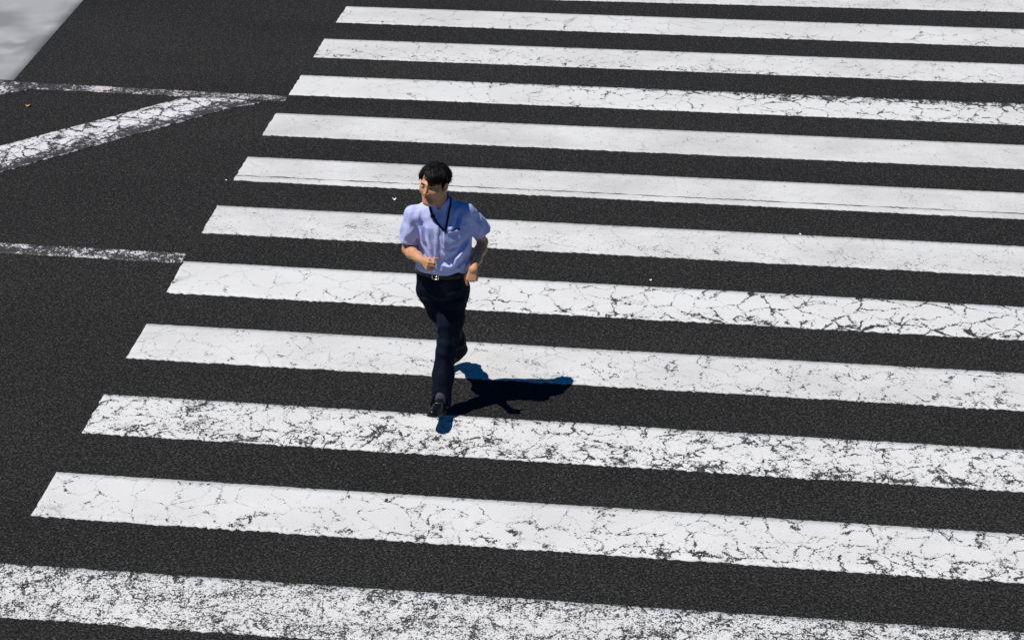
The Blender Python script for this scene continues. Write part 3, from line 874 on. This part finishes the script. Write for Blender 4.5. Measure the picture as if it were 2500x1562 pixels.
# ------------------------------------------------------------------ materials of the man
def skin_material():
    nt = NT('skin'); pos = nt.pos()
    a = nt.noise(pos, 28.0, 3.0, 0.6); b = nt.noise(pos, 240.0, 2.0)
    col = nt.mix(nt.rng(a, 0.38, 0.64), (0.60, 0.290, 0.145), (0.72, 0.385, 0.215))
    return nt.set(color=col, rough=0.48, spec=0.4, sss=0.12, sss_r=(1.0, 0.35, 0.2), sss_s=0.008, normal=nt.bump(b, 0.15, 0.001))

def plain(name, color, rough=0.6, spec=0.3, bump=None, var=0.0, metal=0.0, sheen=0.0):
    nt = NT(name); pos = nt.pos()
    c = color
    if var:
        c = nt.mix(nt.noise(pos, 16.0, 3.0), tuple(x * (1 - var) for x in color), tuple(min(1, x * (1 + var)) for x in color))
    kw = dict(color=c, rough=rough, spec=spec, metal=metal, sheen=sheen)
    if bump: kw['normal'] = nt.bump(nt.noise(pos, bump[0], 2.0), bump[1], bump[2])
    return nt.set(**kw)

def shirt_material():
    nt = NT('shirt_cotton'); pos = nt.pos()
    a = nt.noise(pos, 420.0, 2.0); b = nt.noise(pos, 11.0, 3.0)
    w = nt.noise(nt.vmath('MULTIPLY', pos, (1.0, 1.0, 0.35)), 38.0, 3.0, 0.55)
    col = nt.mix(nt.rng(b, 0.3, 0.7), (0.515, 0.57, 0.95), (0.58, 0.625, 0.975))
    col = nt.mix(nt.rng(a, 0.35, 0.7, 0.0, 0.25), col, (0.62, 0.65, 0.95))
    return nt.set(color=col, rough=0.85, spec=0.15, normal=nt.bump(w, 0.45, 0.008))

def cloth_dark(name, c0, c1):
    nt = NT(name); pos = nt.pos()
    a = nt.noise(pos, 300.0, 2.0); b = nt.noise(pos, 9.0, 3.0)
    col = nt.mix(nt.rng(b, 0.3, 0.7), c0, c1)
    col = nt.mix(nt.rng(a, 0.4, 0.75, 0.0, 0.3), col, tuple(min(1, x * 2.2) for x in c1))
    w = nt.noise(nt.vmath('MULTIPLY', pos, (1.0, 1.0, 0.5)), 30.0, 3.0, 0.5)
    return nt.set(color=col, rough=0.85, spec=0.10, normal=nt.bump(w, 0.3, 0.005))

def hair_material():
    nt = NT('black_hair'); pos = nt.pos()
    a = nt.noise(pos, 120.0, 2.0)
    col = nt.mix(a, (0.0035, 0.0032, 0.0036), (0.009, 0.008, 0.0085))
    return nt.set(color=col, rough=0.5, spec=0.22)

def child(name, VF, mat, parent, smooth=True):
    o = link_mesh(name, np.asarray(VF[0]) - BASE, VF[1], mat, parent=parent, smooth=smooth)
    return o

def part_sdf(name, field, lo, hi, h, mat, parent):
    return child(name, mesh_sdf(field, lo, hi, h), mat, parent)

def build_person():
    root = bpy.data.objects.new('person', None)
    root.empty_display_size = 0.3
    root.location = BASE
    COL.objects.link(root)
    tag(root, 'man in a pale blue short-sleeved shirt and dark trousers hurrying over the crossing, fists closed', 'person')
    skin, shirt_m = skin_material(), shirt_material()
    navy = cloth_dark('navy_wool', (0.0042, 0.0066, 0.0150), (0.0060, 0.0092, 0.0210))
    black = plain('black_strap', (0.006, 0.006, 0.007), 0.55, 0.3)
    leather = plain('black_leather', (0.006, 0.006, 0.007), 0.36, 0.4, bump=(90.0, 0.15, 0.003))
    sole_m = plain('brown_sole', (0.045, 0.030, 0.020), 0.7, 0.2)
    sock_m = plain('grey_lilac_sock', (0.055, 0.052, 0.080), 0.8, 0.2, bump=(200.0, 0.4, 0.003), var=0.5)
    gold = plain('pale_metal', (0.80, 0.72, 0.55), 0.28, 0.5, metal=1.0)
    hair_m = hair_material()
    brow_m = plain('brow_hair', (0.035, 0.020, 0.014), 0.7, 0.1)
    lip = plain('lips', (0.54, 0.235, 0.15), 0.45, 0.4)
    dark = plain('eye_dark', (0.022, 0.013, 0.010), 0.4, 0.4)
    white_b = plain('button_white', (0.72, 0.70, 0.74), 0.35, 0.4)

    # body: head, neck, trunk, arms, hands and legs as one skin
    V, Q = mesh_sdf(body_field, (-2.17, 10.40, 0.06), (-1.56, 11.36, 1.72), 0.0030)
    body = child('body', (V, Q), skin, root)
    body.data.materials.append(lip)
    ctr = V[Q].mean(1)
    hq = to_head(ctr.astype(np.float32))
    m = (np.abs(hq[:, 0]) < 0.024) & (hq[:, 1] > 0.074) & (hq[:, 2] > -0.0785 + 0.25 * 0) & (hq[:, 2] < -0.0575)
    m &= (np.abs(hq[:, 2] + 0.068) < 0.0108 - 0.22 * np.abs(hq[:, 0]))
    body.data.polygons.foreach_set('material_index', m.astype(np.int32))

    def hp(l, f, u): return HEAD + HS * (np.array([l, f, u]) @ HM)
    for s in (-1, 1):
        def slit(P, s=s):
            q = to_head(P); q[:, 0] *= s
            return chain(q, [((0.0200, 0.0850, 0.0005), 0.0022), ((0.032, 0.0858, 0.0022), 0.0028), ((0.0440, 0.0790, 0.0010), 0.0018)], 0.003) * HS
        c = hp(s * 0.032, 0.083, 0.002)
        part_sdf('eye', slit, c - 0.025, c + 0.025, 0.0011, dark, root)
        def brow(P, s=s):
            q = to_head(P); q[:, 0] *= s
            d = chain(q, [((0.011, 0.0960, 0.0275), 0.0028), ((0.028, 0.0895, 0.0270), 0.0034), ((0.049, 0.0745, 0.0205), 0.0020)], 0.006) * HS
            return d - vnoise(P, 320.0, 61) * 0.001
        c = hp(s * 0.030, 0.085, 0.027)
        part_sdf('eyebrow', brow, c - 0.035, c + 0.035, 0.0014, brow_m, root)

    # hair: a cap with body plus loose strands that follow the comb direction
    HV, HQ = mesh_sdf(hair_field, HEAD - 0.16, HEAD + np.array([.16, .16, .17]), 0.0030)
    rnd = np.random.RandomState(5)
    pick = rnd.choice(len(HV), 3600, replace=False)
    pts = HV[pick]; nrm = grad(hair_field, pts)
    q = to_head(pts.astype(np.float32)); nS = len(pts)
    comb = np.where((q[:, 0] > -0.030)[:, None], np.array([0.75, 0.0, -0.55]), np.array([-0.35, 0.0, -0.9]))
    comb[:, 1] = np.where(q[:, 1] > 0, 0.5, -0.35)
    bk = q[:, 1] < -0.04
    comb[bk] = np.stack([0.25 * np.sign(q[bk, 0]), np.full(bk.sum(), -0.4), np.full(bk.sum(), -0.9)], 1)
    comb = comb + rnd.randn(nS, 3) * 0.17
    L = rnd.uniform(0.018, 0.046, nS)[:, None] * np.clip((q[:, 2:3] + 0.035) / 0.075, 0.22, 1.0) * np.where(q[:, 0:1] < -0.05, 0.55, 1.0); w = rnd.uniform(0.0006, 0.0013, nS)[:, None]
    lift = (rnd.uniform(0.0004, 0.0022, nS) + 0.007 * (rnd.rand(nS) < 0.14))[:, None]
    rowsP = [pts - nrm * 0.001]; cur = pts; n_ = nrm; rowsN = [nrm]; rowsT = []
    for k in range(3):
        t = comb @ HM.astype(float); t = t - n_ * (t * n_).sum(1, keepdims=True); t /= np.linalg.norm(t, axis=1, keepdims=True) + 1e-6
        rowsT.append(t)
        cur = cur + t * L / 3
        n_ = grad(hair_field, cur); dd = hair_field(cur.astype(np.float32))[:, None]
        cur = cur - n_ * np.clip(dd, -0.004, 0.004) + n_ * lift * ((k + 1) / 3)
        rowsP.append(cur); rowsN.append(n_)
    rowsT.append(rowsT[-1])
    SV, SF = [], []
    taper = (1.0, 1.0, 0.8, 0.15)
    for i in range(nS):
        o = len(SV)
        for k in range(4):
            sd = np.cross(rowsT[k][i], rowsN[k][i]) * w[i] * taper[k]
            p = rowsP[k][i]; n = rowsN[k][i]
            SV += [p - sd, p + n * 0.0012 * taper[k], p + sd]
        for k in range(3):
            a0 = o + 3 * k
            SF += [(a0, a0 + 1, a0 + 4, a0 + 3), (a0 + 1, a0 + 2, a0 + 5, a0 + 4), (a0 + 2, a0, a0 + 3, a0 + 5)]
    # a few locks falling over the forehead
    for (l0, f0, u0, l1, f1, u1) in ((0.0, .086, .080, .024, .099, .046), (.008, .086, .078, .034, .096, .040), (.018, .085, .074, .044, .090, .038),
                                     (.028, .082, .070, .054, .082, .030), (-.010, .087, .084, .008, .100, .060), (.036, .078, .064, .060, .074, .022)):
        A = hp(l0, f0, u0); B = hp(l1, f1, u1); Mid = (A + B) / 2 + (HF * 0.010)
        P = np.stack([A, (A + Mid) / 2 + HF * .003, Mid, (Mid + B) / 2 + HF * .002, B])
        v, f = ribbon(P, np.repeat(HF[None], 5, 0), np.array([.010, .009, .007, .004, .0012]), 0.003)
        o = len(SV); SV += list(v); SF += [tuple(i + o for i in q) for q in f]
    hv, hf = join((HV, HQ), (np.array(SV), SF))
    child('hair', (hv, hf), hair_m, root)

    # shirt and what is sewn to it
    shirt = part_sdf('shirt', shirt_field, (-2.18, 10.66, 0.89), (-1.54, 11.06, 1.47), 0.0034, shirt_m, root)
    part_sdf('collar', collar_field, (-2.0, 10.70, 1.315), (-1.76, 10.95, 1.48), 0.0018, shirt_m, shirt)
    front = lambda x, z: hit(shirt_field, (x, 10.55, z), (0, 1, 0), 0.45)
    pl = resample([(-1.884, 1.372), (-1.879, 1.30), (-1.876, 1.25), (-1.880, 1.17), (-1.886, 1.08), (-1.889, 0.985)], 46)
    pts = [front(x, z) for x, z in pl]
    PP = smooth_path([p for p, n in pts], 3); NN = smooth_path([n for p, n in pts], 6)
    child('placket', ribbon(PP + NN * 0.0002, NN, 0.032, 0.0024), shirt_m, shirt)
    for z in (1.352, 1.272, 1.192, 1.112, 1.035):
        k = int(np.argmin(np.abs(PP[:, 2] - z))); c = PP[k] + NN[k] * 0.0026; n = NN[k]
        Rm = rot_to(n).astype(float); a = np.linspace(0, 2 * np.pi, 13)[:-1]
        ring = np.stack([np.cos(a), np.sin(a)], 1)
        vv = np.concatenate([c + (ring * 0.0056) @ Rm[:2], c + n * .0022 + (ring * 0.0054) @ Rm[:2], c + n * .0016 + (ring * 0.0036) @ Rm[:2], [c + n * .0015]])
        ff = []
        for i in range(12):
            j = (i + 1) % 12
            ff += [(i, j, 12 + j, 12 + i), (12 + i, 12 + j, 24 + j, 24 + i), (24 + i, 24 + j, 36)]
        child('button', (vv, ff), white_b, shirt)
    # breast pocket, on his left
    nx, nz = 15, 15
    G = np.zeros((nz, nx, 3)); GN = np.zeros((nz, nx, 3))
    for j in range(nz):
        for i in range(nx):
            x = -1.840 + 0.112 * i / (nx - 1); z = 1.272 - 0.112 * j / (nz - 1) + 0.006 * i / (nx - 1)
            if j == nz - 1: z += 0.010 * abs(i - (nx - 1) / 2) / ((nx - 1) / 2)
            p, n = front(x, z); G[j, i] = p; GN[j, i] = n
    for _ in range(4):
        G[1:-1, 1:-1] = 0.5 * G[1:-1, 1:-1] + 0.125 * (G[:-2, 1:-1] + G[2:, 1:-1] + G[1:-1, :-2] + G[1:-1, 2:])
    lift = 0.0032 + 0.008 * np.exp(-(np.arange(nz) / 3.0) ** 2)[:, None] * np.sin(np.pi * np.arange(nx) / (nx - 1))[None] 
    top = G + GN * lift[..., None]; bot = G - GN * 0.001
    Vp = np.concatenate([top.reshape(-1, 3), bot.reshape(-1, 3)]); id_ = np.arange(nz * nx).reshape(nz, nx); F = []
    for j in range(nz - 1):
        for i in range(nx - 1):
            F.append((id_[j, i], id_[j, i + 1], id_[j + 1, i + 1], id_[j + 1, i]))
    ring = list(id_[0, :]) + list(id_[1:, -1]) + list(id_[-1, ::-1][1:]) + list(id_[::-1, 0][1:-1])
    for a, b in zip(ring, ring[1:] + ring[:1]):
        F.append((a, a + nz * nx, b + nz * nx, b))
    pk = child('pocket', (Vp, F), shirt_m, shirt)

    # lanyard: a black strap round the collar whose card sits in the pocket, only its dark top edge out
    def skin_hit(x, z):
        f = lambda P: np.minimum(shirt_field(P), collar_field(P))
        return hit(f, (x, 10.55, z), (0, 1, 0), 0.45)
    def strap(path, n):
        q = resample(path, n); h_ = [skin_hit(x, z) for x, z in q]
        h_ = [k for k in h_ if k is not None]
        return [p for p, m_ in h_], [m_ for p, m_ in h_]
    r1, n1 = strap([(-1.925, 1.422), (-1.914, 1.385), (-1.897, 1.353), (-1.868, 1.316), (-1.832, 1.281)], 16)
    l1, m1 = strap([(-1.828, 1.280), (-1.820, 1.315), (-1.812, 1.370), (-1.806, 1.412), (-1.806, 1.428)], 18)
    back = [(-1.806, 10.80, 1.448), (-1.803, 10.835, 1.443), (-1.815, 10.880, 1.436), (-1.850, 10.908, 1.430), (-1.885, 10.912, 1.428), (-1.925, 10.895, 1.430), (-1.948, 10.862, 1.434), (-1.951, 10.815, 1.434), (-1.938, 10.785, 1.430)]
    loop = list(r1) + []
    P_all = smooth_path(np.array(list(l1) + back + list(r1)), 2)
    cen = np.array([-1.878, 10.835, 0])
    N_all = np.array(list(m1) + [np.array([b[0] + 1.878, b[1] - 10.835, 0.03]) / np.linalg.norm([b[0] + 1.878, b[1] - 10.835, 0.03]) for b in back] + list(n1))
    N_all = smooth_path(N_all, 3)
    lan = child('lanyard', ribbon(P_all + N_all * 0.0028, N_all, 0.0125, 0.0022), black, root)
    cx = np.linspace(-1.834, -1.742, 12)
    hh = [front(x, 1.274 + 0.006 * (x + 1.84) / .11 - 0.003 * np.sin((x + 1.834) / .092 * np.pi)) for x in cx]
    child('card', ribbon(np.array([p + n * 0.0055 for p, n in hh]), np.array([n for p, n in hh]), np.array([.013, .012, .011, .0105, .010, .010, .010, .010, .010, .010, .009, .006]), 0.0030), black, lan)
    p, n = skin_hit(-1.904, 1.360)
    Rm = rot_to(n).astype(float)
    part_sdf('clip', lambda P: ell((P - (p + n * 0.006).astype(np.float32)) @ Rm.T.astype(np.float32), (0, 0, 0), (0.0085, 0.016, 0.005)), p - 0.03, p + 0.03, 0.0018, black, lan)

    # trousers, belt, buckle
    part_sdf('trousers', trousers_field, (-2.07, 10.68, 0.03), (-1.66, 11.40, 1.0), 0.0036, navy, root)
    belt = part_sdf('belt', belt_field, (-2.06, 10.72, 0.925), (-1.69, 11.02, 0.985), 0.0021, leather, root)
    parts = []
    bx, bz, hw, hh2 = -1.932, 0.953, 0.020, 0.0175
    for seg in (((-hw, -hh2), (hw, -hh2)), ((hw, -hh2), (hw, hh2)), ((hw, hh2), (-hw, hh2)), ((-hw, hh2), (-hw, -hh2)), ((-hw * .1, 0.0), (hw, 0.0))):
        q = resample([seg[0], seg[1]], 5); hs_ = [hit(waist_ring, (bx + a, 10.6, bz + b), (0.2, 0.98, 0), 0.4) for a, b in q]
        parts.append(ribbon(np.array([p + n * 0.0078 for p, n in hs_]), np.array([n for p, n in hs_]), 0.0048, 0.003))
    child('buckle', join(*parts), gold, belt)

    # shoes and socks
    for heel, toe, A, show in (((-1.872, 10.712, 0.032), (-1.898, 10.462, 0.128), L_AN, True), ((-1.842, 11.375, 0.092), (-1.972, 11.245, 0.008), R_AN, False)):
        up, so, H, Rm = shoe_fields(heel, toe, 0.268 if show else 0.235)
        c = (np.array(heel) + np.array(toe)) / 2 + np.array([0, 0, 0.03])
        sh = part_sdf('shoe', up, c - 0.19, c + 0.19, 0.0024, leather, root)
        part_sdf('sole', so, c - 0.19, c + 0.19, 0.0024, sole_m, sh)
        Ri = Rm.astype(float)
        laces = []
        for k in range(4):
            x = 0.095 + 0.016 * k
            zz = 0.012 + np.interp(x, [0.08, 0.13, 0.18], [0.082, 0.074, 0.056])
            a = np.array([(x, -0.017, zz - 0.002), (x + .003, -0.008, zz + .0035), (x + .004, 0.003, zz + .0040), (x + .002, 0.012, zz + .003), (x, 0.019, zz - 0.002)])
            laces.append(ribbon(H + a @ Ri, np.repeat(Ri[2][None], 5, 0), 0.004, 0.002))
        for s in (-1, 1):
            a = np.array([(0.098, 0, 0.094), (0.110, s * .016, 0.106), (0.120, s * .030, 0.092), (0.112, s * .022, 0.086), (0.100, s * 0.004, 0.094)])
            laces.append(ribbon(H + a @ Ri, np.repeat(Ri[2][None], 5, 0), 0.0035, 0.002))
        child('laces', join(*laces), black, sh)
        ank = H + np.array([0.062, 0, 0.055]) @ Ri
        top = np.array(A) + np.array([0, 0, 0.09])
        part_sdf('sock', lambda P: chain(P, [(tuple(ank), 0.028), (tuple(H + np.array([0.066, 0, 0.095]) @ Ri), 0.029), (tuple(top), 0.033)], 0.02) - vnoise(P, 70.0, 71) * 0.0015, np.minimum(ank, top) - 0.06, np.maximum(ank, top) + 0.06, 0.0028, sock_m, root)
    return root

def build_litter():
    paper = plain('scrap_paper', (0.80, 0.80, 0.80), 0.8, 0.2)
    leafm = plain('dry_leaf', (0.62, 0.40, 0.13), 0.8, 0.2, var=0.5)
    rnd = np.random.RandomState(9)
    def scrap(x, y, sx, sy, rot, mat, name, label, cat, group=None, curl=0.012):
        n = 7; g = np.linspace(-1, 1, n); V = []
        h = rnd.rand(n, n) * curl * 0.6
        for j in range(n):
            for i in range(n):
                u, v = g[i], g[j]
                k = 1 - 0.32 * abs(u * v) + 0.08 * rnd.randn()
                V.append((u * sx * k, v * sy * k, 0.005 + h[j, i] + curl * (u * u) * 0.7))
        V = np.array(V); V2 = V.copy(); V2[:, 2] -= 0.0015
        c, s = math.cos(rot), math.sin(rot)
        A = np.concatenate([V, V2]); A[:, :2] = A[:, :2] @ np.array([[c, s], [-s, c]])
        F = []
        for j in range(n - 1):
            for i in range(n - 1):
                a = j * n + i; F.append((a, a + 1, a + n + 1, a + n)); b = a + n * n; F.append((b, b + n, b + n + 1, b + 1))
        rim = list(range(n)) + [j * n + n - 1 for j in range(1, n)] + [(n - 1) * n + i for i in range(n - 2, -1, -1)] + [j * n for j in range(n - 2, 0, -1)]
        for a, b in zip(rim, rim[1:] + rim[:1]): F.append((a, a + n * n, b + n * n, b))
        o = link_mesh(name, A + np.array([x, y, 0]), F, mat, loc=(x, y, 0))
        tag(o, label, cat, group)
    g = 'paper scraps on the asphalt'
    scrap(-2.756, 13.887, 0.015, 0.014, 0.2, paper, 'paper_scrap', 'tiny white scrap lying on the asphalt left of the man\'s head', 'scrap', g)
    scrap(-0.709, 12.738, 0.009, 0.010, 0.7, paper, 'paper_scrap', 'tiny white fleck on the asphalt right of the man, above the big-cracked stripe', 'scrap', g, 0.006)
    scrap(0.336, 13.62, 0.006, 0.012, 0.5, paper, 'paper_scrap', 'tiny white sliver on the asphalt touching a smooth stripe at the right', 'scrap', g, 0.006)
    scrap(-4.138, 14.096, 0.008, 0.009, 1.0, paper, 'paper_scrap', 'pale crumb beside the left end of the stripe with one long crack', 'scrap', g, 0.006)
    scrap(-6.224, 15.43, 0.021, 0.013, 0.25, leafm, 'dry_leaf', 'curled orange dry leaf on the asphalt between the lane line and the diagonal line', 'leaf', None, 0.014)

build_road()
build_markings()
build_person()
build_litter()
